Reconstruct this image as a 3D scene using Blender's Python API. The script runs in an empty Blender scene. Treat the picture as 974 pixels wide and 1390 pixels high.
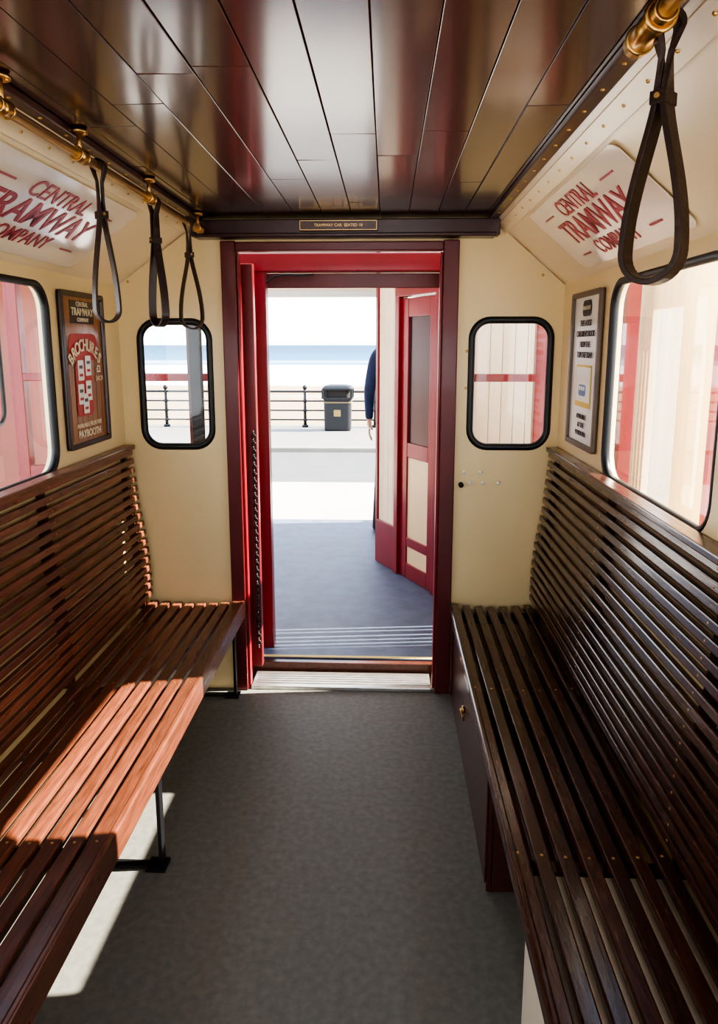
import bpy, bmesh, math, random
from mathutils import Vector, Matrix
random.seed(7)
SC=bpy.context.scene
COL=SC.collection

# ------------------------------------------------------------------ materials
def nt(name):
    m=bpy.data.materials.new(name); m.use_nodes=True
    t=m.node_tree; b=t.nodes['Principled BSDF']
    return m,t,b
def setin(b,k,v):
    if k in b.inputs: b.inputs[k].default_value=v
def mat(name,col,rough=.5,metal=0,noise=0,nscale=8,stretch=(1,1,1),bump=0,bscale=40,coat=0,tint=False,spec=.5,rvar=0,crough=.12):
    m,t,b=nt(name); N=t.nodes; L=t.links
    c=(*col,1)
    b.inputs['Base Color'].default_value=c
    b.inputs['Roughness'].default_value=rough
    b.inputs['Metallic'].default_value=metal
    setin(b,'Specular IOR Level',spec)
    setin(b,'Coat Weight',coat); setin(b,'Coat Roughness',crough)
    tc=N.new('ShaderNodeTexCoord'); mp=N.new('ShaderNodeMapping'); mp.inputs['Scale'].default_value=stretch
    L.new(tc.outputs['Object'],mp.inputs['Vector'])
    cur=None
    if noise>0 or tint:
        nz=N.new('ShaderNodeTexNoise'); nz.inputs['Scale'].default_value=nscale; nz.inputs['Detail'].default_value=6
        L.new(mp.outputs['Vector'],nz.inputs['Vector'])
        r=N.new('ShaderNodeMapRange'); r.inputs['From Min'].default_value=.3; r.inputs['From Max'].default_value=.7
        r.inputs['To Min'].default_value=1-noise; r.inputs['To Max'].default_value=1+noise
        L.new(nz.outputs['Fac'],r.inputs['Value'])
        fac=r.outputs['Result']
        if tint:
            at=N.new('ShaderNodeAttribute'); at.attribute_name='tint'
            mu=N.new('ShaderNodeMath'); mu.operation='MULTIPLY'
            L.new(fac,mu.inputs[0]); L.new(at.outputs['Fac'],mu.inputs[1]); fac=mu.outputs[0]
        vm=N.new('ShaderNodeVectorMath'); vm.operation='SCALE'; vm.inputs[0].default_value=col
        L.new(fac,vm.inputs['Scale']); L.new(vm.outputs[0],b.inputs['Base Color'])
    if rvar>0:
        n3=N.new('ShaderNodeTexNoise'); n3.inputs['Scale'].default_value=nscale*.6; L.new(mp.outputs['Vector'],n3.inputs['Vector'])
        r3=N.new('ShaderNodeMapRange'); r3.inputs['From Min'].default_value=.3; r3.inputs['From Max'].default_value=.7
        r3.inputs['To Min'].default_value=max(.02,rough-rvar); r3.inputs['To Max'].default_value=rough+rvar
        L.new(n3.outputs['Fac'],r3.inputs['Value']); L.new(r3.outputs['Result'],b.inputs['Roughness'])
    if bump>0:
        n2=N.new('ShaderNodeTexNoise'); n2.inputs['Scale'].default_value=bscale; n2.inputs['Detail'].default_value=3
        L.new(mp.outputs['Vector'],n2.inputs['Vector'])
        bp=N.new('ShaderNodeBump'); bp.inputs['Strength'].default_value=bump; bp.inputs['Distance'].default_value=.01
        L.new(n2.outputs['Fac'],bp.inputs['Height']); L.new(bp.outputs['Normal'],b.inputs['Normal'])
    return m
def glassmat(name,tint=(.96,.97,.97),milk=0.0,mcol=(.9,.86,.80)):
    m,t,b=nt(name); N=t.nodes; L=t.links; N.remove(b)
    out=[n for n in N if n.type=='OUTPUT_MATERIAL'][0]
    tr=N.new('ShaderNodeBsdfTransparent'); tr.inputs['Color'].default_value=(*tint,1)
    gl=N.new('ShaderNodeBsdfGlossy'); gl.inputs['Roughness'].default_value=.02
    lw=N.new('ShaderNodeLayerWeight'); lw.inputs['Blend'].default_value=.5
    p=N.new('ShaderNodeMath'); p.operation='POWER'; p.inputs[1].default_value=4; L.new(lw.outputs['Facing'],p.inputs[0])
    q=N.new('ShaderNodeMath'); q.operation='MULTIPLY_ADD'; q.inputs[1].default_value=.75; q.inputs[2].default_value=.06; L.new(p.outputs[0],q.inputs[0])
    mx=N.new('ShaderNodeMixShader'); L.new(q.outputs[0],mx.inputs[0]); L.new(tr.outputs[0],mx.inputs[1]); L.new(gl.outputs[0],mx.inputs[2])
    last=mx
    if milk>0:
        df=N.new('ShaderNodeBsdfDiffuse'); df.inputs['Color'].default_value=(*mcol,1)
        m2=N.new('ShaderNodeMixShader'); m2.inputs[0].default_value=milk
        L.new(mx.outputs[0],m2.inputs[1]); L.new(df.outputs[0],m2.inputs[2]); last=m2
    L.new(last.outputs[0],out.inputs['Surface'])
    return m

M={}
M['cream']=mat('cream_paint',(.84,.66,.36),.42,noise=.03,nscale=3,coat=.2)
M['cream2']=mat('cream_paint_cant',(.86,.71,.46),.3,noise=.02,nscale=3,coat=.4)
M['creamplank']=mat('cream_plank_paint',(.92,.78,.54),.6,noise=.05,nscale=5,tint=True)
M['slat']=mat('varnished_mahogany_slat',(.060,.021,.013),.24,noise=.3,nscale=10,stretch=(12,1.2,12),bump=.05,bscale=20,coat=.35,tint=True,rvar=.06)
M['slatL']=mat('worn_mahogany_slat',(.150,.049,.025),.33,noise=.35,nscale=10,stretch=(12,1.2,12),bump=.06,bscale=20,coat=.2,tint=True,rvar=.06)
M['ceil']=mat('varnished_ceiling_board',(.062,.019,.012),.22,noise=.15,nscale=4,stretch=(9,.6,9),coat=.6,tint=True,crough=.12)
M['dark']=mat('dark_gap',(.012,.008,.006),.8)
M['header']=mat('dark_mahogany_trim',(.045,.010,.007),.3,noise=.2,nscale=6,stretch=(1,10,10),coat=.3)
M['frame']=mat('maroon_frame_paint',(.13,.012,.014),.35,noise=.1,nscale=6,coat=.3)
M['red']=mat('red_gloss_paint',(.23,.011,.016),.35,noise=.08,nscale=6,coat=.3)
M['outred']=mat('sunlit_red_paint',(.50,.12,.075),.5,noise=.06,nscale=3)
M['rubber']=mat('black_rubber',(.012,.012,.012),.4)
M['iron']=mat('black_iron',(.015,.015,.017),.4,metal=.3)
M['brass']=mat('brass',(.62,.40,.17),.3,metal=1,noise=.15,nscale=20)
M['steel']=mat('worn_steel',(.62,.60,.56),.35,metal=.9,noise=.2,nscale=15,stretch=(1,8,1))
M['leather']=mat('dark_leather',(.030,.013,.010),.42,noise=.2,nscale=20,bump=.1,bscale=120)
M['floor']=mat('grey_lino',(.180,.180,.155),.6,noise=.14,nscale=45,bump=.12,bscale=300,rvar=.06)
M['panel']=mat('bench_panel_wood',(.075,.022,.013),.3,noise=.3,nscale=6,stretch=(8,1,8),coat=.3)
M['platform']=mat('blue_grey_platform',(.10,.125,.18),.55,noise=.18,nscale=12,bump=.05,bscale=60)
M['yellow']=mat('yellow_line',(.75,.55,.16),.6)
M['white']=mat('white_paint',(.85,.85,.83),.5)
M['sunlitgap']=mat('sunlit_gap_cream',(.90,.82,.66),.5)  # pale tone stands in for sunlight under the right bench
M['glass']=glassmat('window_glass')
M['milk']=glassmat('hazy_window_glass',milk=.06)
M['darkglass']=mat('dark_door_glass',(.03,.03,.028),.25,spec=.5)
M['signwhite']=mat('acrylic_sign',(.80,.70,.58),.08,noise=.04,nscale=2,coat=1)
M['signred']=mat('sign_red',(.34,.035,.06),.3)
M['posterwood']=mat('poster_wood_print',(.34,.14,.045),.35,noise=.3,nscale=6,stretch=(1,14,1),coat=.4)
M['posterdark']=mat('poster_dark',(.035,.015,.012),.3,coat=.3)
M['paper']=mat('poster_paper',(.84,.83,.76),.35,coat=.4)
M['ink']=mat('ink_dark',(.04,.03,.04),.5)
M['inkcream']=mat('ink_cream',(.85,.75,.55),.5)
M['inkred']=mat('ink_red',(.50,.05,.04),.5)
M['inkyel']=mat('ink_yellow',(.85,.60,.10),.5)
M['inkblue']=mat('ink_blue',(.12,.22,.45),.5)
M['greyframe']=mat('grey_frame',(.15,.11,.085),.4)
M['pave']=mat('pale_paving',(.46,.42,.36),.8,noise=.06,nscale=1)
M['prom']=mat('promenade_paving',(.20,.185,.165),.8,noise=.06,nscale=1)
M['road']=mat('asphalt',(.105,.103,.100),.85,noise=.08,nscale=2)
M['kerb']=mat('kerb_stone',(.24,.22,.18),.8,noise=.08,nscale=2)
M['jacket']=mat('navy_jacket',(.025,.04,.10),.8,noise=.2,nscale=15)
M['trouser']=mat('dark_trousers',(.03,.03,.035),.85)
M['skin']=mat('skin',(.70,.42,.30),.5)
M['hair']=mat('brown_hair',(.06,.03,.015),.7,bump=.3,bscale=80)
M['binbody']=mat('black_plastic',(.006,.007,.010),.5)
M['gold']=mat('gold_band',(.26,.18,.06),.5)

# sea / beach by world position
def seamat():
    m,t,b=nt('sea_and_surf'); N=t.nodes; L=t.links
    g=N.new('ShaderNodeNewGeometry'); sp=N.new('ShaderNodeSeparateXYZ'); L.new(g.outputs['Position'],sp.inputs[0])
    nz=N.new('ShaderNodeTexNoise'); nz.inputs['Scale'].default_value=.03
    mp=N.new('ShaderNodeMapping'); mp.inputs['Scale'].default_value=(.4,2.0,1); L.new(g.outputs['Position'],mp.inputs['Vector']); L.new(mp.outputs[0],nz.inputs['Vector'])
    mu=N.new('ShaderNodeMath'); mu.operation='MULTIPLY_ADD'; mu.inputs[1].default_value=90; L.new(nz.outputs['Fac'],mu.inputs[0]); L.new(sp.outputs['Y'],mu.inputs[2])
    mr=N.new('ShaderNodeMapRange'); mr.inputs['From Min'].default_value=60; mr.inputs['From Max'].default_value=1260; L.new(mu.outputs[0],mr.inputs['Value'])
    cr=N.new('ShaderNodeValToRGB'); e=cr.color_ramp.elements
    e[0].position=0; e[0].color=(.32,.24,.15,1)
    e[1].position=1; e[1].color=(.030,.085,.15,1)
    for p,c in ((.055,(.32,.24,.15,1)),(.065,(.55,.54,.52,1)),(.14,(.60,.62,.64,1)),(.16,(.06,.15,.23,1)),(.19,(.28,.37,.43,1)),(.21,(.05,.14,.22,1)),(.5,(.032,.10,.17,1))):
        x=e.new(p); x.color=c
    L.new(mr.outputs[0],cr.inputs[0]); L.new(cr.outputs[0],b.inputs['Base Color'])
    b.inputs['Roughness'].default_value=.8; setin(b,'Specular IOR Level',.1)
    return m
M['sea']=seamat()

# ------------------------------------------------------------------ builders
def empty(name,loc=(0,0,0)):
    e=bpy.data.objects.new(name,None); e.empty_display_size=.1; COL.objects.link(e); e.location=loc; return e
def link(o,parent=None):
    COL.objects.link(o)
    if parent is not None: o.parent=parent
    return o
class MB:
    def __init__(s): s.v=[];s.f=[];s.t=[];s.sm=[]
    def add(s,vs,fs,tint=1.0,smooth=False):
        o=len(s.v); s.v+= [tuple(v) for v in vs]
        for f in fs: s.f.append([i+o for i in f]); s.t.append(tint); s.sm.append(smooth)
    def box(s,a,b,tint=1.0,mx=None):
        x0,y0,z0=a;x1,y1,z1=b
        vs=[Vector(p) for p in ((x0,y0,z0),(x1,y0,z0),(x1,y1,z0),(x0,y1,z0),(x0,y0,z1),(x1,y0,z1),(x1,y1,z1),(x0,y1,z1))]
        if mx is not None: vs=[mx@p for p in vs]
        s.add(vs,[(0,3,2,1),(4,5,6,7),(0,1,5,4),(1,2,6,5),(2,3,7,6),(3,0,4,7)],tint)
    def cyl(s,p,q,r,n=16,r2=None,tint=1.0):
        p=Vector(p);q=Vector(q);r2=r if r2 is None else r2
        d=(q-p).normalized(); a=d.orthogonal().normalized(); b=d.cross(a)
        vs=[p+(a*math.cos(2*math.pi*i/n)+b*math.sin(2*math.pi*i/n))*r for i in range(n)]
        vs+=[q+(a*math.cos(2*math.pi*i/n)+b*math.sin(2*math.pi*i/n))*r2 for i in range(n)]
        s.add(vs,[(i,(i+1)%n,n+(i+1)%n,n+i) for i in range(n)],tint,True)
        s.add(vs[:n],[list(range(n))[::-1]],tint); s.add(vs[n:],[list(range(n))],tint)
    def sphere(s,c,r,n=14,sc=(1,1,1),tint=1.0):
        c=Vector(c); vs=[];fs=[]; m=n//2
        for i in range(m+1):
            ph=math.pi*i/m
            for j in range(n):
                th=2*math.pi*j/n
                vs.append(c+Vector((r*sc[0]*math.sin(ph)*math.cos(th),r*sc[1]*math.sin(ph)*math.sin(th),r*sc[2]*math.cos(ph))))
        for i in range(m):
            for j in range(n):
                fs.append((i*n+j,(i+1)*n+j,(i+1)*n+(j+1)%n,i*n+(j+1)%n))
        s.add(vs,fs,tint,True)
    def torus(s,c,R,r,axis,n=20,k=8):
        c=Vector(c);ax=Vector(axis).normalized();a=ax.orthogonal().normalized();b=ax.cross(a);vs=[];fs=[]
        for i in range(n):
            t=2*math.pi*i/n;d=a*math.cos(t)+b*math.sin(t)
            for j in range(k):
                p=2*math.pi*j/k; vs.append(c+d*(R+r*math.cos(p))+ax*r*math.sin(p))
        for i in range(n):
            for j in range(k):
                fs.append((i*k+j,((i+1)%n)*k+j,((i+1)%n)*k+(j+1)%k,i*k+(j+1)%k))
        s.add(vs,fs,1,True)
    def build(s,name,m,parent=None,bevel=0,seg=2):
        me=bpy.data.meshes.new(name); me.from_pydata(s.v,[],s.f); me.update()
        at=me.attributes.new('tint','FLOAT','FACE')
        for i,t in enumerate(s.t): at.data[i].value=t
        for i,p in enumerate(me.polygons): p.use_smooth=s.sm[i]
        bm=bmesh.new(); bm.from_mesh(me); bmesh.ops.remove_doubles(bm,verts=bm.verts,dist=1e-6) if any(s.sm) else None
        bmesh.ops.recalc_face_normals(bm,faces=bm.faces); bm.to_mesh(me); bm.free()
        me.materials.append(m)
        o=bpy.data.objects.new(name,me); link(o,parent)
        if bevel>0:
            b=o.modifiers.new('bevel','BEVEL'); b.width=bevel; b.segments=seg; b.limit_method='ANGLE'; b.harden_normals=False
        return o
def rrect(x0,x1,y0,y1,r,n=8):
    pts=[]
    for cx,cy,a0 in ((x1-r,y1-r,0),(x0+r,y1-r,90),(x0+r,y0+r,180),(x1-r,y0+r,270)):
        for i in range(n+1):
            a=math.radians(a0+90*i/n); pts.append((cx+r*math.cos(a),cy+r*math.sin(a)))
    return pts
def frame_mx(o,ux,uy):
    ux=Vector(ux).normalized();uy=Vector(uy).normalized();n=ux.cross(uy)
    return Matrix(((ux.x,uy.x,n.x,o[0]),(ux.y,uy.y,n.y,o[1]),(ux.z,uy.z,n.z,o[2]),(0,0,0,1)))
def plate(name,outer,holes,thick,mx,m,parent=None,bevel=0):
    cu=bpy.data.curves.new(name+'_c','CURVE'); cu.dimensions='2D'; cu.fill_mode='BOTH'; cu.extrude=thick/2
    for pts in [outer]+holes:
        sp=cu.splines.new('POLY'); sp.points.add(len(pts)-1)
        for i,p in enumerate(pts): sp.points[i].co=(p[0],p[1],0,1)
        sp.use_cyclic_u=True
    tmp=bpy.data.objects.new('tmp',cu); COL.objects.link(tmp)
    dg=bpy.context.evaluated_depsgraph_get()
    me=bpy.data.meshes.new_from_object(tmp.evaluated_get(dg)); bpy.data.objects.remove(tmp)
    me.name=name; me.transform(mx); 
    bm=bmesh.new(); bm.from_mesh(me); bmesh.ops.remove_doubles(bm,verts=bm.verts,dist=1e-5); bmesh.ops.recalc_face_normals(bm,faces=bm.faces); bm.to_mesh(me); bm.free()
    me.materials.clear(); me.materials.append(m)
    o=bpy.data.objects.new(name,me); return link(o,parent)
def sheet(name,pts,mx,m,parent=None):
    me=bpy.data.meshes.new(name); me.from_pydata([mx@Vector((p[0],p[1],0)) for p in pts],[],[list(range(len(pts)))]); me.materials.append(m)
    return link(bpy.data.objects.new(name,me),parent)
def tube(name,pts,r,m,parent=None,cyclic=False,res=4):
    cu=bpy.data.curves.new(name,'CURVE'); cu.dimensions='3D'; cu.bevel_depth=r; cu.bevel_resolution=res; cu.use_fill_caps=True
    sp=cu.splines.new('POLY'); sp.points.add(len(pts)-1)
    for i,p in enumerate(pts): sp.points[i].co=(*p,1)
    sp.use_cyclic_u=cyclic
    for s in cu.splines: s.use_smooth=True
    cu.materials.append(m); o=bpy.data.objects.new(name,cu); return link(o,parent)
def text(name,body,size,mx,m,parent,bold=0.0,sx=1.0,ext=.0008,align='CENTER'):
    cu=bpy.data.curves.new(name,'FONT'); cu.body=body; cu.size=size; cu.align_x=align; cu.align_y='CENTER'; cu.extrude=ext; cu.offset=bold
    tmp=bpy.data.objects.new('t',cu); COL.objects.link(tmp)
    dg=bpy.context.evaluated_depsgraph_get(); me=bpy.data.meshes.new_from_object(tmp.evaluated_get(dg)); bpy.data.objects.remove(tmp)
    me.transform(mx@Matrix.Diagonal((sx,1,1,1))); me.materials.clear(); me.materials.append(m); me.name=name
    o=bpy.data.objects.new(name,me); return link(o,parent)
T=Matrix.Translation

# ------------------------------------------------------------------ car shell
XL,XR=-1.11,.71; Y0=-1.3; YE=3.0; ZC=2.02
WZ0,WZ1=1.10,1.72
WIN=[(1.57,2.38),(.02,.83),(-1.08,-.27)]
b=MB(); b.box((XL-.05,Y0,-.06),(XR+.05,YE+.06,0)); b.build('floor',M['floor'])

for nm,xc,ux in (('wall_left',XL-.02,(0,1,0)),('wall_right',XR+.02,(0,1,0))):
    mx=frame_mx((xc,0,0),ux,(0,0,1))
    plate(nm,[(Y0,0),(YE+.04,0),(YE+.04,1.77),(Y0,1.77)],[rrect(a,c,WZ0,WZ1,.085) for a,c in WIN],.04,mx,M['cream'])
wn=0
def window(parentname,rr,mx,glass,gr=.014):
    e=empty(parentname)
    pts=[mx@Vector((p[0],p[1],0)) for p in rr]
    tube('rubber_gasket',pts,gr,M['rubber'],e,True)
    sheet('glass_pane',rr,mx,glass,e)
    return e
for side,xc in ((-1,XL-.012),(1,XR+.012)):
    for a,c in WIN:
        wn+=1
        mx=frame_mx((xc,0,0),(0,1,0),(0,0,1))
        window('window_%d'%wn,rrect(a,c,WZ0,WZ1,.085),mx,M['milk'] )
# far end wall
mx=frame_mx((0,YE+.02,0),(1,0,0),(0,0,1))
WL=rrect(-1.025,-.735,1.10,1.62,.075); WR=rrect(.345,.665,1.105,1.625,.075)
plate('wall_far',[(XL,0),(-.66,0),(-.66,1.92),(.28,1.92),(.28,0),(XR,0),(XR,1.76),(.43,2.0),(.43,2.06),(-.77,2.06),(-.77,2.0),(XL,1.76)],[WL,WR],.04,mx,M['cream'])
for rr in (WL,WR):
    wn+=1; window('window_%d'%wn,rr,frame_mx((0,YE+.005,0),(1,0,0),(0,0,1)),M['glass'],.015)
# near end wall (behind camera) with open doorway
mx=frame_mx((0,Y0-.02,0),(1,0,0),(0,0,1))
plate('wall_near',[(XL,0),(-.66,0),(-.66,1.92),(.28,1.92),(.28,0),(XR,0),(XR,1.76),(.43,2.0),(.43,2.06),(-.77,2.06),(-.77,2.0),(XL,1.76)],[WL,WR],.04,mx,M['cream'])

# cant panels
def cantmx(side,y=0,off=0):
    if side<0: A=Vector((XL,y,1.76)); B=Vector((-.77,y,2.0)); ux=(0,1,0)
    else: A=Vector((XR,y,1.76)); B=Vector((.43,y,2.0)); ux=(0,-1,0)
    uy=(B-A); L=uy.length; m=frame_mx(A,ux,uy); return m@T((0,0,off)),L
for side,nm in ((-1,'wall_cant_left'),(1,'wall_cant_right')):
    m,L=cantmx(side,0,-.014)
    a,c=(Y0-.04,YE+.06) if side<0 else (-YE-.06,-Y0+.04)
    bb=MB(); bb.box((a,-.035,-.012),(c,L+.03,.010),mx=m); bb.build(nm,M['cream2'])
# ceiling boards
xs=[-.77,-.69,-.58,-.47,-.36,-.25,-.14,-.03,.08,.19,.29,.38,.43]
bb=MB()
for i in range(len(xs)-1):
    y=Y0+random.uniform(.2,.9); cuts=[Y0]
    while y<YE-.25: cuts.append(y); y+=random.uniform(.8,1.5)
    cuts.append(YE)
    for a,c in zip(cuts[:-1],cuts[1:]):
        cx=(xs[i]+xs[i+1])/2; w=(xs[i+1]-xs[i])/2-.0008
        mm=T((cx,0,ZC+.008))@Matrix.Rotation(math.radians(random.uniform(-1.3,1.3)),4,'Y')
        bb.box((-w,a+.0008,-.007),(w,c-.0008,.007),random.uniform(.7,1.35),mm)
ce=bb.build('ceiling',M['ceil'],bevel=.0015)
bb=MB(); bb.box((-.80,Y0-.04,2.045),(.46,YE+.06,2.075)); bb.build('roof_deck',M['dark'],ce)
# ceiling edge mouldings
for side,nm,x,s in ((-1,'trim_1',-.765,1),(1,'trim_2',.425,-1)):
    e=empty(nm)
    bb=MB(); bb.box((min(x,x+s*.035),Y0,ZC-.016),(max(x,x+s*.035),YE-.06,ZC+.001)); bb.build('edge_moulding',M['header'],e,.003)
    bb=MB(); m,L=cantmx(side,0,.004); a,c=(Y0,YE-.001) if side<0 else (-YE+.001,-Y0)
    bb.box((a,L-.055,-.004),(c,L-.008,.003),mx=m); bb.build('cream_strip',M['cream2'],e,.002)
    bb=MB()
    y=.2
    while y<2.9:
        bb.sphere((x+s*.018,y,ZC-.016),.005,10,(1,1,.5)); 
        p=m@Vector(((y if side<0 else -y),L-.03,.003)); bb.sphere(p,.004,10); y+=.13
    bb.build('screw_heads',M['brass'],e)
# header / transom board with plaque
e=empty('trim_3')
bb=MB(); bb.box((-.775,2.93,1.945),(.435,2.998,2.008)); bb.box((-.76,2.92,1.94),(.42,2.999,1.955)); bb.build('header_board',M['header'],e,.004)
pl=empty('name_plaque')
bb=MB(); bb.box((-.345,2.912,1.962),(-.04,2.9185,2.000)); bb.build('plaque_board',M['panel'],pl,.002)
fm=frame_mx((-.1925,2.9105,1.981),(1,0,0),(0,0,1))
plate('brass_border',rrect(-.15,.15,-.018,.018,.003),[rrect(-.148,.148,-.016,.016,.003)],.002,fm,M['brass'],pl)
text('plaque_text','TRAMWAY CAR  SEATED 18',.015,fm,M['brass'],pl)

# near doorframe  (door_1)
d=empty('door_1')
bb=MB()
bb.box((-.672,2.978,0),(-.612,3.035,1.935)); bb.box((.222,2.978,0),(.285,3.035,1.935)); bb.box((-.6115,2.98,1.895),(.2215,3.034,1.93))
bb.build('door_frame',M['frame'],d,.004)
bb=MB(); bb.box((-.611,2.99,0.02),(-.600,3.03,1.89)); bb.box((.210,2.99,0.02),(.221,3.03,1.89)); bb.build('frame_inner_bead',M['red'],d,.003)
# sliding leaf
sl=empty('door_2')
bb=MB(); bb.box((-.86,3.10,.06),(-.80,3.14,1.86)); bb.box((-.625,3.10,.06),(-.565,3.14,1.86)); bb.box((-.80,3.10,.06),(-.625,3.14,1.02)); bb.box((-.80,3.10,1.66),(-.625,3.14,1.86))
bb.build('sliding_leaf',M['frame'],sl,.004)
bb=MB(); bb.box((-.845,3.085,1.0),(-.79,3.099,1.72)); bb.build('rubber_edge',M['rubber'],sl,.004)
bb=MB()
z=1.15
while z>.15:
    bb.torus((-.578,3.09,z),.009,.0028,(1,0,0) if int(z*1000/17)%2 else (0,1,0),12,6); z-=.017
bb.build('safety_chain',M['iron'],sl)
# threshold
th=empty('door_threshold')
bb=MB(); bb.box((-.60,2.99,.0),(.205,3.14,.018)); bb.build('steel_tread',M['steel'],th,.003)
bb=MB()
for i in range(5): bb.box((-.58,3.02+i*.022,.018),(.20,3.028+i*.022,.022))
bb.build('tread_ribs',M['steel'],th,.001)
bb=MB(); bb.box((-.70,3.16,-.1),(1.15,3.195,.055)); bb.build('timber_riser',M['panel'],th,.003)

# ------------------------------------------------------------------ benches
YB0,YB1=-1.1,2.970
def bench(name,xw,s,n,matl,depth,wf=.36):
    e=empty(name)
    y0,y1=YB0,YB1
    bb=MB()
    pitch=depth/n
    front=.07+depth
    for i in range(n):
        off=.075+pitch*(i+.5); t=(i+.5)/n
        z=.415-.012*math.sin(math.pi*t)+.002
        w=pitch*wf if i<n-1 else pitch*.40
        bb.box((xw+s*off-w,y0,z-.012),(xw+s*off+w,y1-random.uniform(0,.004),z+.011),random.uniform(.72,1.28))
    # back
    nb=17; H=.655
    for i in range(nb):
        t=(i+.5)/nb
        off=.085+.012*math.sin(math.pi*min(1,t*1.6))-.055*t
        z=.445+H*t
        ang=math.atan2(.055-.02*math.cos(math.pi*t),.655)
        mm=T((xw+s*off,0,z))@Matrix.Rotation(-s*ang,4,'Y')
        bb.box((-.009,y0,-.0122),(.009,y1-random.uniform(0,.006),.0122),random.uniform(.72,1.28),mm)
    bb.build('slats',matl,e,.004)
    bb=MB(); bb.box((min(xw+s*.003,xw+s*.052),y0,1.093),(max(xw+s*.003,xw+s*.052),y1,1.112)); bb.build('top_rail',matl,e,.004)
    # supports
    bs=MB(); sc=MB()
    ys=[2.94,2.2,1.42,.68,-.06,-.8]
    for y in ys:
        bs.box((min(xw+s*.05,xw+s*(front-.02)),y-.018,.355),(max(xw+s*.05,xw+s*(front-.02)),y+.018,.392))
        pp=[]
        for k in range(9):
            t=k/8; off=.085+.012*math.sin(math.pi*min(1,t*1.6))-.055*t-.026
            pp.append((off,.40+.69*t))
        for (o1,z1),(o2,z2) in zip(pp[:-1],pp[1:]):
            xa,xb=xw+s*o1,xw+s*o2
            v=[(xw+s*max(.002,o1-.02),y-.015,z1),(xa+s*.012,y-.015,z1),(xa+s*.012,y+.015,z1),(xw+s*max(.002,o1-.02),y+.015,z1),
               (xw+s*max(.002,o2-.02),y-.015,z2),(xb+s*.012,y-.015,z2),(xb+s*.012,y+.015,z2),(xw+s*max(.002,o2-.02),y+.015,z2)]
            bs.add(v,[(0,3,2,1),(4,5,6,7),(0,1,5,4),(1,2,6,5),(2,3,7,6),(3,0,4,7)])
        for i in range(n):
            off=.075+pitch*(i+.5); t=(i+.5)/n; z=.415-.012*math.sin(math.pi*t)+.002
            sc.sphere((xw+s*off,y,z+.011),.004,8,(1,1,.4))
        for i in range(nb):
            t=(i+.5)/nb; off=.085+.012*math.sin(math.pi*min(1,t*1.6))-.055*t
            sc.sphere((xw+s*(off+.009),y,.445+H*t),.0032,8,(.4,1,1))
    bs.build('supports',M['panel'],e); sc.build('brass_screws',M['brass'],e)
    return e
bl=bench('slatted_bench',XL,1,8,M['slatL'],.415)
bb=MB(); bb.box((-.630,YB0,.352),(-.612,YB1,.428)); bb.build('front_rail',M['slatL'],bl,.006,3)
bb=MB()
for y in (2.93,1.87,.8,-.3):
    bb.box((-.662,y-.016,.006),(-.650,y+.016,.355)); bb.box((-1.09,y-.016,0.0),(-.650,y+.016,.008)); bb.box((-1.09,y-.016,.34),(-.640,y+.016,.352))
    bb.box((-.70,y+.03,0.0),(-.64,y-.03,.008))
    bb.cyl((-1.07,y,.02),(-.67,y,.33),.006,8)
bb.build('iron_legs',M['iron'],bl,.002)
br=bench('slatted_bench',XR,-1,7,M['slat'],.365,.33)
bb=MB(); bb.box((.278,YB0,.375),(.294,YB1,.428)); bb.build('front_rail',M['slat'],br,.005,3)
bb=MB(); bb.box((.290,1.80,.002),(.308,2.97,.374)); bb.box((.284,1.80,.03),(.2899,1.86,.37)); bb.box((.284,2.90,.03),(.2899,2.96,.37))
bb.box((.30,1.80,.002),(.66,1.815,.35)); bb.build('front_panel',M['panel'],br,.003)
bb=MB(); bb.box((.290,.75,.002),(.31,.79,.374)); bb.box((.290,-.7,.002),(.31,-.66,.374)); bb.build('legs',M['panel'],br,.003)
bb=MB(); bb.torus((.2815,2.43,.20),.020,.0032,(1,0,.25)); bb.cyl((.2895,2.43,.222),(.281,2.43,.222),.013,14); bb.sphere((.281,2.43,.222),.006,10); bb.build('ring_pull',M['brass'],br)
bb=MB(); bb.box((.315,.0,.0),(.655,1.395,.390)); bb.build('sunlit_gap_block',M['sunlitgap'],br,.003)  # added block, its pale colour imitates sunlit strips between the slats

# ------------------------------------------------------------------ rails & straps
def grab_rail(name,x,z,y0,y1,brackets,r=.011,endcap=False):
    e=empty(name)
    bb=MB(); bb.cyl((x,y0,z),(x,y1,z),r,20)
    for y in brackets:
        bb.cyl((x,y-.02,z),(x,y+.02,z),r+.005,18); bb.cyl((x,y,z),(x,y,ZC-.003),.006,12); bb.cyl((x,y,ZC-.010),(x,y,ZC-.002),.020,18)
        for dx in (-.02,.02): bb.sphere((x+dx*.7,y,ZC-.011),.004,8)
        bb.torus((x,y-.02,z),r+.004,.0025,(0,1,0)); bb.torus((x,y+.02,z),r+.004,.0025,(0,1,0))
    if endcap:
        bb.cyl((x,y1-.10,z),(x,y1,z),.019,20); bb.sphere((x,y1,z),.019,16,(1,.5,1)); bb.torus((x,y1-.10,z),.019,.004,(0,1,0)); bb.torus((x,y1-.02,z),.019,.003,(0,1,0))
    bb.build('brass_tube',M['brass'],e)
    return e
grab_rail('grab_rail',-.722,1.962,Y0+.02,2.90,[2.84,2.27,1.77,1.42,.6])
grab_rail('grab_rail',.365,1.962,Y0+.02,1.18,[1.08,.3],endcap=True)
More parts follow.
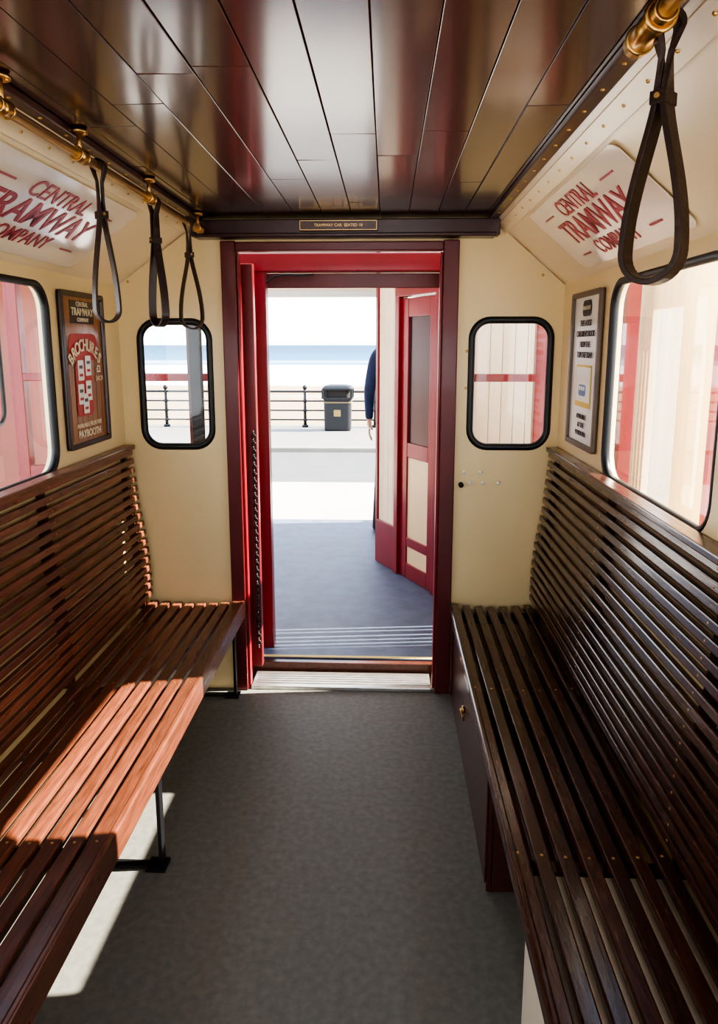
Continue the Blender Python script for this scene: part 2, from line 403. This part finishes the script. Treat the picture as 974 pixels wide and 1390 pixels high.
def strap(x,y,zt,L,w,rot,bw=.022,th=.0028,split=.30):
    e=empty('hand_strap',(x,y,zt))
    r=.016; path=[]
    for i in range(0,13):
        a=math.pi*(-.15+1.3*i/12); path.append((r*math.cos(a),r*math.sin(a)))
    sp=L*split
    left=[(-.006,-.035),(-.005,-sp*.7),(-.005,-sp)]
    n=16
    for i in range(1,n):
        t=i/n; z=-sp-(L-sp-w*.5)*t; h=-.005-(w/2-.005)*(math.sin(t*math.pi/2)**1.3); left.append((h,z))
    bot=[]
    zc=-(L-w*.5)
    for i in range(0,17):
        a=math.pi+math.pi*i/16; bot.append((w/2*math.cos(a),zc+w/2*math.sin(a)))
    right=[(-p[0],p[1]) for p in left[::-1]]
    path=path+left+bot+right
    N=len(path); vs=[];fs=[]
    for i in range(N):
        p0=Vector(path[i-1]);p1=Vector(path[(i+1)%N]); d=(p1-p0).normalized(); nn=Vector((d.y,-d.x)); p=Vector(path[i])
        tw=rot*min(1,max(0,(-p.y)/(sp)))
        ca,sa=math.cos(tw),math.sin(tw)
        for a,c in ((-th,-bw/2),(th,-bw/2),(th,bw/2),(-th,bw/2)):
            q=p+nn*a; X=q.x; Y=c
            vs.append((X*ca-Y*sa,X*sa+Y*ca,q.y))
    for i in range(N):
        j=(i+1)%N
        for k in range(4):
            l=(k+1)%4; fs.append((i*4+k,j*4+k,j*4+l,i*4+l))
    bb=MB(); bb.add(vs,fs)
    RM=Matrix.Rotation(rot,4,'Z')
    bb.box((-.012,-bw/2-.003,-sp-.010),(.012,bw/2+.003,-sp+.008),mx=RM)
    bb.build('leather_loop',M['leather'],e,.0012,2)
    c=MB(); p=RM@Vector((0,-bw/2-.006,-sp)); q=RM@Vector((0,-bw/2-.002,-sp)); c.cyl(p,q,.004,10); c.build('rivet',M['brass'],e)
    return e
strap(-.722,1.88,1.962,.378,.062,.75,.026)
strap(-.728,2.33,1.962,.378,.080,-.75,.026)
strap(-.722,2.70,1.962,.378,.085,.7,.026)
strap(.388,1.115,1.962,.345,.085,-.80,.030,.0045,.27)

# ------------------------------------------------------------------ cant signs
for side,yc in ((-1,2.03),(1,2.13)):
    m,L=cantmx(side,0,.002)
    u=yc if side<0 else -yc
    e=empty('company_sign')
    mm=m@T((u,L*.46,0))
    W=.46; 
    plate('acrylic_panel',rrect(-W,W,-L*.36,L*.36,.03),[],.003,mm,M['signwhite'],e)
    k=mm@T((0,0,.003))
    text('text_central','CENTRAL',.078,k@T((0,.080,0)),M['signred'],e,.0004,1.0)
    text('text_tramway','TRAMWAY',.118,k@T((0,.0,0)),M['signred'],e,.0012,1.05)
    text('text_company','COMPANY',.072,k@T((0,-.080,0)),M['signred'],e,.0004,1.0)
    bb=MB(); 
    for sx in (-1,1):
        bb.box((sx*.30-.05,.079,-.0006),(sx*.30+.05,.085,.0006),mx=k); bb.box((sx*.30-.04,-.085,-.0006),(sx*.30+.04,-.079,.0006),mx=k)
    bb.build('dashes',M['signred'],e)

# ------------------------------------------------------------------ posters
def poster(side):
    e=empty('framed_poster')
    x=XL+.004 if side<0 else XR-.004
    ux=(0,1,0) if side<0 else (0,-1,0)
    m=frame_mx((x,2.62,1.435),ux,(0,0,1))
    w,h=.185,.275
    fr=M['posterdark'] if side<0 else M['greyframe']
    plate('frame',rrect(-w,w,-h,h,.012),[rrect(-w+.018,w-.018,-h+.018,h-.018,.006)],.016,m@T((0,0,.006)),fr,e)
    def pl(n,x0,x1,y0,y1,mt,z=.006,r=.004): plate(n,rrect(x0,x1,y0,y1,r,4),[],.001,m@T((0,0,z)),mt,e)
    if side<0:
        pl('print',-w+.016,w-.016,-h+.016,h-.016,M['posterwood'],.003)
        bb=MB()
        for i in range(7): bb.box((-.14+i*.045,-h+.03,.0038),(-.138+i*.045,.12,.0042),mx=m)
        bb.build('print_lines',M['posterdark'],e)
        pl('logo_box',-.10,.10,.165,.245,M['posterdark'],.005)
        pl('cloth_print',-.13,.12,.035,.13,M['inkred'],.0045,.04)  # rounded red print behind the lettering
        text('t1','CENTRAL',.024,m@T((0,.232,.007)),M['inkcream'],e)
        text('t2','TRAMWAY',.038,m@T((0,.205,.007)),M['inkcream'],e,.0004)
        text('t3','COMPANY',.020,m@T((0,.178,.007)),M['inkcream'],e)
        word='BROCHURES'
        for i,ch in enumerate(word):
            a=(4-i)*.19
            text('letter_%d'%i,ch,.060,m@T((0,-.09,.008))@Matrix.Rotation(a,4,'Z')@T((0,.178,0)),M['inkcream'],e,.0012,.85)
        pl('cup',-.09,.05,-.165,.03,M['inkred'],.0055,.02)
        for i,(cx,cy) in enumerate(((-.045,.0),(.02,.015),(-.055,-.085),(.012,-.075),(-.02,-.12))):
            pl('leaflet_%d'%i,cx-.024,cx+.024,cy-.036,cy+.036,M['paper'],.0065+.0004*i,.003)
            pl('leaflet_art_%d'%i,cx-.014,cx+.014,cy-.022,cy-.012,M['inkred'],.0074+.0004*i,.003)
            pl('leaflet_pic_%d'%i,cx-.014,cx+.014,cy+.006,cy+.018,M['posterdark'],.0074+.0004*i,.003)
        text('t4','£2',.036,m@T((.11,.0,.008)),M['inkcream'],e,.0006)
        text('t5','EACH',.026,m@T((.115,-.035,.008)),M['inkcream'],e)
        text('t6','AVAILABLE FROM THE',.022,m@T((0,-.198,.007)),M['inkcream'],e)
        text('t7','PAYBOOTH',.038,m@T((0,-.230,.007)),M['inkcream'],e,.0004)
    else:
        pl('print',-w+.016,w-.016,-h+.016,h-.016,M['paper'],.003)
        pl('logo',-.055,.055,.19,.245,M['ink'],.005,.02)
        text('t0','TRAMWAY',.02,m@T((0,.218,.007)),M['inkcream'],e)
        for i,s in enumerate(('THE LATEST','CHILDREN\'S BOOK','FROM THE','TOM THE TRAM')):
            text('t%d'%(i+1),s,.030,m@T((0,.165-.037*i,.007)),M['ink'],e,.0,.9)
        pl('book',-.10,.10,-.13,.02,M['inkyel'],.005)
        pl('book_sky',-.09,.09,-.11,.012,M['paper'],.0058)
        pl('book_tram',-.05,.04,-.09,-.05,M['inkblue'],.0066,.012)
        for i in range(3): pl('tram_win_%d'%i,-.042+i*.027,-.024+i*.027,-.07,-.056,M['paper'],.0074)
        for i,s in enumerate(('AVAILABLE','AT THE','PAYBOOTH')):
            text('b%d'%i,s,.025,m@T((0,-.165-.03*i,.007)),M['ink'],e,.0)
poster(-1); poster(1)

# knobs on far wall
e=empty('wall_knobs')
bb=MB()
for x,z in ((.325,1.0),(.395,1.0),(.35,.955),(.405,.955),(.47,.955)):
    bb.cyl((x,2.9995,z),(x,2.985,z),.004,10); bb.sphere((x,2.982,z),.008,12)
bb.build('cream_knobs',M['white'],e)
bb=MB(); bb.cyl((.315,2.9995,.945),(.315,2.98,.945),.011,14); bb.sphere((.315,2.978,.945),.010,12,(1,.5,1)); bb.build('lock_knob',M['iron'],e)
bb=MB()
for x,z in ((.325,.36),(.325,1.5),(.325,1.35),(.62,1.80),(-1.06,1.78)): bb.sphere((x,2.999,z),.006,10,(1,.5,1))
bb.build('screw_heads',M['brass'],e)

# ------------------------------------------------------------------ station side
ZP=.06
bb=MB(); bb.box((-2.5,3.20,-.2),(1.165,5.95,ZP)); bb.build('station_platform',M['platform'])
bb=MB(); bb.box((-.62,3.205,ZP),(1.15,3.225,ZP+.002)); bb.build('platform_edge_line',M['yellow'])
ZQ=ZP+.001
# opening frame at y=3.33
dd=empty('door_3')
bb=MB(); bb.box((-.60,3.30,ZQ),(-.545,3.37,1.85)); bb.box((-.66,3.29,1.845),(.30,3.37,1.925)); bb.box((.245,3.30,ZQ),(.30,3.37,1.845))
bb.build('door_frame',M['red'],dd,.005)
bb=MB(); bb.box((-.60,3.375,1.78),(.25,3.40,1.845)); bb.build('head_board',M['frame'],dd,.003)
tube('cable',[(-.54,3.30,1.80),(-.50,3.29,1.825),(-.44,3.285,1.832),(-.38,3.29,1.828),(-.33,3.31,1.835)],.004,M['iron'],dd)
# glazed screens left and right
def screen(nm,x0,x1,post):
    e=empty(nm)
    bb=MB(); y0,y1=3.31,3.36
    bb.box((x0,y0,1.36),(x1,y1,1.395)); bb.box((x0,y0,ZQ),(x1,y1,.14)); bb.box((x0,y0,.90),(x1,y1,.96)); bb.box((x0,y0,1.86),(x1,y1,1.92))
    for p in post: bb.box((p-.03,y0-.003,ZQ),(p+.03,y1+.003,1.95))
    bb.build('red_frame',M['red'],e,.004)
    bb=MB(); bb.box((x0,3.325,.14),(x1,3.345,.90)); bb.build('lower_panel',M['cream'],e)
    return e
screen('window_screen',-1.75,-.67,(-1.72,-.70))
screen('window_screen',.305,1.12,(.335,.70,1.09))
# diagonal wall with door
A=Vector((-.06,4.77,0)); B=Vector((.32,4.05,0)); dv=(B-A).normalized()
mxd=frame_mx((A.x,A.y,0),dv,(0,0,1))
e=empty('wall_partition'); 
bb=MB()
s=0
while s<1.08:
    if not (.28<=s<.74):
        w=.065
        bb.box((s+.001,ZQ,-.04),(s+w-.001,2.58,-.012),random.uniform(.93,1.05),mxd)
    s+=.065
bb.box((.27,1.86,-.04),(.77,2.58,-.012),1,mxd)
x=.47
while x<1.1:
    bb.box((x,3.80,ZQ),(x+.062,3.83,2.58),random.uniform(.93,1.05)); x+=.064
bb.build('cream_boards',M['creamplank'],e,.003)
bb=MB(); bb.box((-.03,ZQ,-.045),(.0,2.58,.0),mx=mxd); bb.box((0,ZQ,-.012),(.27,.36,.004),mx=mxd); bb.box((.78,ZQ,-.012),(1.08,.36,.004),mx=mxd); bb.build('red_plinth',M['red'],e,.003)
dr=empty('door_4')
bb=MB()
bb.box((.265,ZQ,-.045),(.315,1.86,.02),mx=mxd); bb.box((.735,ZQ,-.045),(.785,1.86,.02),mx=mxd); bb.box((.265,1.81,-.045),(.785,1.865,.021),mx=mxd)
bb.box((.318,ZQ,-.03),(.40,1.80,0),mx=mxd); bb.box((.65,ZQ,-.03),(.732,1.80,0),mx=mxd)
for z0,z1 in ((ZQ,.16),(.27,.33),(.84,.93),(1.69,1.80)): bb.box((.40,z0,-.03),(.65,z1,-.001),mx=mxd)
bb.build('red_joinery',M['red'],dr,.004)
bb=MB(); bb.box((.40,.16,-.025),(.65,.27,-.01),mx=mxd); bb.box((.40,.33,-.025),(.65,.84,-.01),mx=mxd); bb.build('cream_panels',M['cream'],dr)
bb=MB(); bb.box((.40,.93,-.022),(.65,1.69,-.014),mx=mxd); bb.build('door_glass',M['darkglass'],dr)
bb=MB(); bb.box((.80,1.22,.0),(.86,1.32,.04),mx=mxd); bb.build('call_box',M['red'],dr,.004)
# right platform wall (vertical cream planks), added slits, opening and low end shaped to let sun stripes in
e=empty('wall_station')
bb=MB()
y=2.70
while y<5.95:
    hi=1.88 if y<3.36 else 2.62
    t=random.uniform(.92,1.05)
    if 3.37<y<3.70:
        w=random.choice((.045,.06,.05)); g=random.choice((.010,.016,.012)); yy=y+w-g; bb.box((1.20,y,-.4),(1.23,yy,hi),t)
        bb.box((1.20,yy,-.4),(1.23,y+w,.75),t); bb.box((1.20,yy,1.5),(1.23,y+w,hi),t); y+=w; continue
    w=.085; yy=y+w-.0015
    if 3.08<=y+.04<=3.34:
        bb.box((1.20,y,-.4),(1.23,yy,.80),t); bb.box((1.20,y,1.68),(1.23,yy,1.88),t)
    else: bb.box((1.20,y,-.4),(1.23,yy,hi),t)
    y+=w
bb.build('cream_planks',M['creamplank'],e,.002)
bb=MB(); bb.box((1.17,3.73,-.2),(1.199,3.79,2.6)); bb.box((1.185,2.66,-.2),(1.235,2.70,1.9)); bb.build('red_posts',M['red'],e,.004)
bb=MB(); y=5.4
while y<8: bb.box((2.6,y,-.47),(2.64,y+.118,2.3),random.uniform(.93,1.04)); y+=.12
bb.build('boundary_fence',M['creamplank'])
# roof + facade
bb=MB(); bb.box((-2.5,3.38,2.62),(1.3,6.0,2.70)); bb.build('station_roof',M['white'])
e=empty('station_facade')
bb=MB(); bb.box((-2.5,5.88,1.95),(1.19,5.95,2.615)); bb.build('fascia',M['creamplank'],e)
bb=MB(); bb.box((-2.5,5.87,1.90),(1.16,5.949,1.949)); bb.box((1.08,5.88,ZQ),(1.16,5.945,1.90)); bb.box((-1.14,5.88,ZQ),(-1.08,5.945,1.90)); bb.box((-2.5,5.88,ZQ),(-2.42,5.945,1.90)); bb.build('frame',M['white'],e,.004)
# neighbouring red car seen through left window
e=empty('tram_carriage')
mx=frame_mx((-2.6,0,0),(0,1,0),(0,0,1))
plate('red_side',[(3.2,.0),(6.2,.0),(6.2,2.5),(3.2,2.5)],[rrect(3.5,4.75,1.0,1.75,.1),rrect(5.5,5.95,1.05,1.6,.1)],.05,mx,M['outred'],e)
bb=MB(); bb.box((-3.9,3.2,0),(-3.85,6.2,1.0)); bb.box((-3.9,3.2,2.45),(-2.64,6.2,2.55)); bb.box((-3.9,3.2,-.47),(-2.63,6.2,.05)); bb.box((-3.9,6.15,0),(-2.63,6.2,2.45)); bb.build('body_shell',M['white'],e)
tube('gasket',[mx@Vector((p[0],p[1],0.03)) for p in rrect(3.5,4.75,1.0,1.75,.1)],.015,M['rubber'],e,True)
e=empty('platform_railing')
bb=MB()
for z in (.95,.5): bb.cyl((-1.6,3.42,z),(-1.6,4.5,z),.018,10)
y=3.42
while y<4.51: bb.cyl((-1.6,y,ZP),(-1.6,y,.95),.012,8); y+=.155
bb.build('rails',M['iron'],e)

# ------------------------------------------------------------------ outdoors
ZG=-.47
bb=MB(); bb.box((-40,-10,ZG-.5),(40,10.4,ZG)); bb.build('pavement',M['pave'])
bb=MB(); bb.box((-40,10.4,ZG-.5),(40,13.8,ZG-.06)); bb.build('road',M['road'])
bb=MB(); bb.box((-40,13.8,ZG-.5),(40,14.0,ZG+.03)); bb.build('kerb',M['kerb'],bevel=.02)
bb=MB(); bb.box((-40,14.0,-4.5),(40,18.0,ZG)); bb.build('promenade',M['prom'])
bb=MB(); bb.box((-3000,18.0,-5),(3000,9000,-4.0)); bb.build('sea',M['sea'])
e=empty('seafront_railing')
bb=MB()
for z in (.40,.17,-.06,-.29): bb.cyl((-20,17.6,z),(12,17.6,z),.028 if z==.40 else .02,10)
x=-19.2
while x<12:
    bb.cyl((x,17.6,ZG),(x,17.6,.46),.04,12,.03); bb.sphere((x,17.6,.50),.06,12); bb.cyl((x,17.6,ZG),(x,17.6,ZG+.06),.08,12)
    for z in (.17,-.06,-.29): bb.sphere((x,17.6,z),.055,10)
    x+=1.72
bb.build('rails_and_posts',M['iron'],e)
# litter bin
e=empty('litter_bin',(-1.15,17.0,ZG))
def rsec(w,d,z,r=.09): return [(p[0],p[1],z) for p in rrect(-w/2,w/2,-d/2,d/2,r,5)]
def loft(bb,secs):
    n=len(secs[0]); vs=[v for s in secs for v in s]; fs=[]
    for i in range(len(secs)-1):
        for j in range(n): fs.append((i*n+j,i*n+(j+1)%n,(i+1)*n+(j+1)%n,(i+1)*n+j))
    bb.add(vs,fs); bb.add(secs[0],[list(range(n))[::-1]]); bb.add(secs[-1],[list(range(n))])
bb=MB(); loft(bb,[rsec(.60,.5,0),rsec(.62,.52,.05),rsec(.64,.54,.72),rsec(.68,.58,.74),rsec(.68,.58,.78)])
loft(bb,[rsec(.70,.6,.96),rsec(.71,.61,1.0),rsec(.62,.52,1.05),rsec(.40,.32,1.075)])
for sx in (-1,1):
    for sy in (-1,1): bb.box((sx*.33-.035,sy*.27-.03,.76),(sx*.33+.035,sy*.27+.03,.98))
bb.build('body_and_hood',M['binbody'],e,.004)
bb=MB(); loft(bb,[rsec(.66,.56,.66),rsec(.662,.562,.68)]); bb.box((-.08,-.285,.35),(.08,-.262,.5)); bb.build('gold_band',M['gold'],e)
bb=MB(); loft(bb,[rsec(.56,.46,.78),rsec(.56,.46,.955)]); bb.build('inner_liner',M['dark'],e)

# ------------------------------------------------------------------ person (facing the sea)
def skin_obj(name,verts,edges,radii,root=0,sub=2):
    me=bpy.data.meshes.new(name); me.from_pydata(verts,edges,[]); o=bpy.data.objects.new(name,me); COL.objects.link(o)
    sk=o.modifiers.new('skin','SKIN'); sk.use_smooth_shade=True
    for i,r in enumerate(radii):
        rr=r if isinstance(r,tuple) else (r,r); me.skin_vertices[0].data[i].radius=rr
        me.skin_vertices[0].data[i].use_root=(i==root)
    s=o.modifiers.new('sub','SUBSURF'); s.levels=sub; s.render_levels=sub
    dg=bpy.context.evaluated_depsgraph_get(); m2=bpy.data.meshes.new_from_object(o.evaluated_get(dg)); bpy.data.objects.remove(o)
    for p in m2.polygons: p.use_smooth=True
    m2.name=name
    return m2
per=empty('person_standing',(.100,5.55,ZP))
V=[];E=[];R=[]
def pv(p,r,par=None):
    V.append(p);R.append(r); i=len(V)-1
    if par is not None: E.append((par,i))
    return i
pel=pv((0,0,.93),(.15,.115)); wa=pv((0,0,1.08),(.145,.105),pel); ch=pv((0,0,1.28),(.17,.12),wa); nb_=pv((0,-.01,1.43),(.11,.09),ch); nk=pv((0,0,1.50),.055,nb_); hd0=pv((0,.01,1.57),.055,nk)
for sx in (-1,1):
    h=pv((sx*.09,0,.84),.095,pel); kn=pv((sx*.13,.01,.48),.062,h); an=pv((sx*.165,-.02,.10),.044,kn); 
    hl=pv((sx*.165,-.03,.045),.042,an); to=pv((sx*.185,.13,.035),.036,hl)
    sh=pv((sx*.18,-.005,1.39),.062,nb_); el=pv((sx*.235,-.02,1.12),.046,sh); wr=pv((sx*.235,.05,.88),.032,el)
me=skin_obj('body',V,E,R,0,2)
for k in ('trouser','jacket','skin','rubber'): me.materials.append(M[k])
for p in me.polygons:
    c=p.center
    if c.z<.075: p.material_index=3
    elif c.z<.93 and abs(c.x)<.205 : p.material_index=0
    elif c.z>1.475 and abs(c.x)<.09: p.material_index=2
    elif c.z<.90 and abs(c.x)>.19: p.material_index=2 if c.z>.75 else 0
    else: p.material_index=1
link(bpy.data.objects.new('body',me),per)
for sx in (-1,1):
    HV=[(sx*.235,.05,.885),(sx*.235,.06,.83)]
    m2=skin_obj('hand',HV,[(0,1)],[(.026,.02),(.014,.036)],0,2); m2.materials.append(M['skin']); link(bpy.data.objects.new('palm',m2),per)
    for fi,(dy,l) in enumerate(((-.028,.062),(-.010,.072),(.010,.078),(.028,.070))):
        FV=[(sx*.235,.06+dy,.825),(sx*.234,.062+dy,.80-l*.3),(sx*.226,.066+dy,.80-l*.7),(sx*.214,.068+dy,.80-l)]
        m3=skin_obj('f',FV,[(0,1),(1,2),(2,3)],[.009,.0085,.008,.007],0,1); m3.materials.append(M['skin']); link(bpy.data.objects.new('finger_%d'%(fi+1),m3),per)
    FV=[(sx*.232,.085,.86),(sx*.222,.108,.83),(sx*.212,.115,.80)]
    m3=skin_obj('f',FV,[(0,1),(1,2)],[.012,.010,.008],0,1); m3.materials.append(M['skin']); link(bpy.data.objects.new('thumb',m3),per)
bb=MB(); bb.sphere((0,.015,1.655),.1,24,(.76,.95,1.18)); bb.sphere((0,.05,1.59),.05,16,(.9,.9,.7)); bb.sphere((0,.115,1.635),.016,10,(.8,1,1.4))
for sx in (-1,1): bb.sphere((sx*.078,.005,1.645),.025,10,(.35,.7,1.2))
bb.build('head',M['skin'],per)
bb=MB()
for sx in (-1,1): bb.sphere((sx*.03,.099,1.665),.010,10)
bb.build('eyes',M['white'],per)
bb=MB(); bb.cyl((-.022,.104,1.60),(.022,.104,1.60),.004,8)
bb.build('mouth',M['inkred'],per)
bb=MB(); bb.sphere((0,-.005,1.68),.105,24,(.79,.93,1.1)); hair=bb.build('hair',M['hair'],per)
bm=bmesh.new(); bm.from_mesh(hair.data)
bmesh.ops.delete(bm,geom=[v for v in bm.verts if v.co.z<1.62 or (v.co.y>.06 and v.co.z<1.70)],context='VERTS'); bm.to_mesh(hair.data); bm.free()
sd=hair.modifiers.new('s','SOLIDIFY'); sd.thickness=.01

# ------------------------------------------------------------------ light
w=bpy.data.worlds.new('sky'); SC.world=w; w.use_nodes=True; t=w.node_tree; N=t.nodes; L=t.links
bg=N['Background']; tc=N.new('ShaderNodeTexCoord'); sp=N.new('ShaderNodeSeparateXYZ'); L.new(tc.outputs['Generated'],sp.inputs[0])
cr=N.new('ShaderNodeValToRGB'); e=cr.color_ramp.elements; e[0].position=0; e[0].color=(.90,.94,1,1); e[1].position=.7; e[1].color=(.55,.70,.95,1)
x=e.new(.12); x.color=(.88,.93,1,1)
L.new(sp.outputs['Z'],cr.inputs[0]); L.new(cr.outputs[0],bg.inputs['Color']); bg.inputs['Strength'].default_value=3.0
sun=bpy.data.lights.new('sun','SUN'); sun.energy=19; sun.angle=.009; sun.color=(1,.92,.80)
so=bpy.data.objects.new('sun',sun); COL.objects.link(so); so.rotation_euler=Vector((-1,-.10,-.80)).to_track_quat('-Z','Y').to_euler(); so.location=(5,2,6)
SC.view_settings.view_transform='AgX'
try: SC.view_settings.look='AgX - High Contrast'
except Exception: pass
SC.view_settings.exposure=.75

# ------------------------------------------------------------------ camera
th_=math.radians(10.57); ps=math.radians(2.2)
Fh=Vector((-math.sin(ps),math.cos(ps),0)); Rr=Vector((math.cos(ps),math.sin(ps),0)); Z=Vector((0,0,1))
F=Fh*math.cos(th_)-Z*math.sin(th_); U=Fh*math.sin(th_)+Z*math.cos(th_)
cam=bpy.data.cameras.new('camera'); co=bpy.data.objects.new('camera',cam); COL.objects.link(co)
m3=Matrix((Rr,U,-F)).transposed(); co.matrix_world=T((0,0,1.526))@m3.to_4x4()
cam.sensor_fit='VERTICAL'; cam.sensor_height=36; cam.sensor_width=36*974/1390; cam.lens=976/1390*36; cam.shift_y=-45/1390
cam.clip_start=.02; cam.clip_end=20000
SC.camera=co
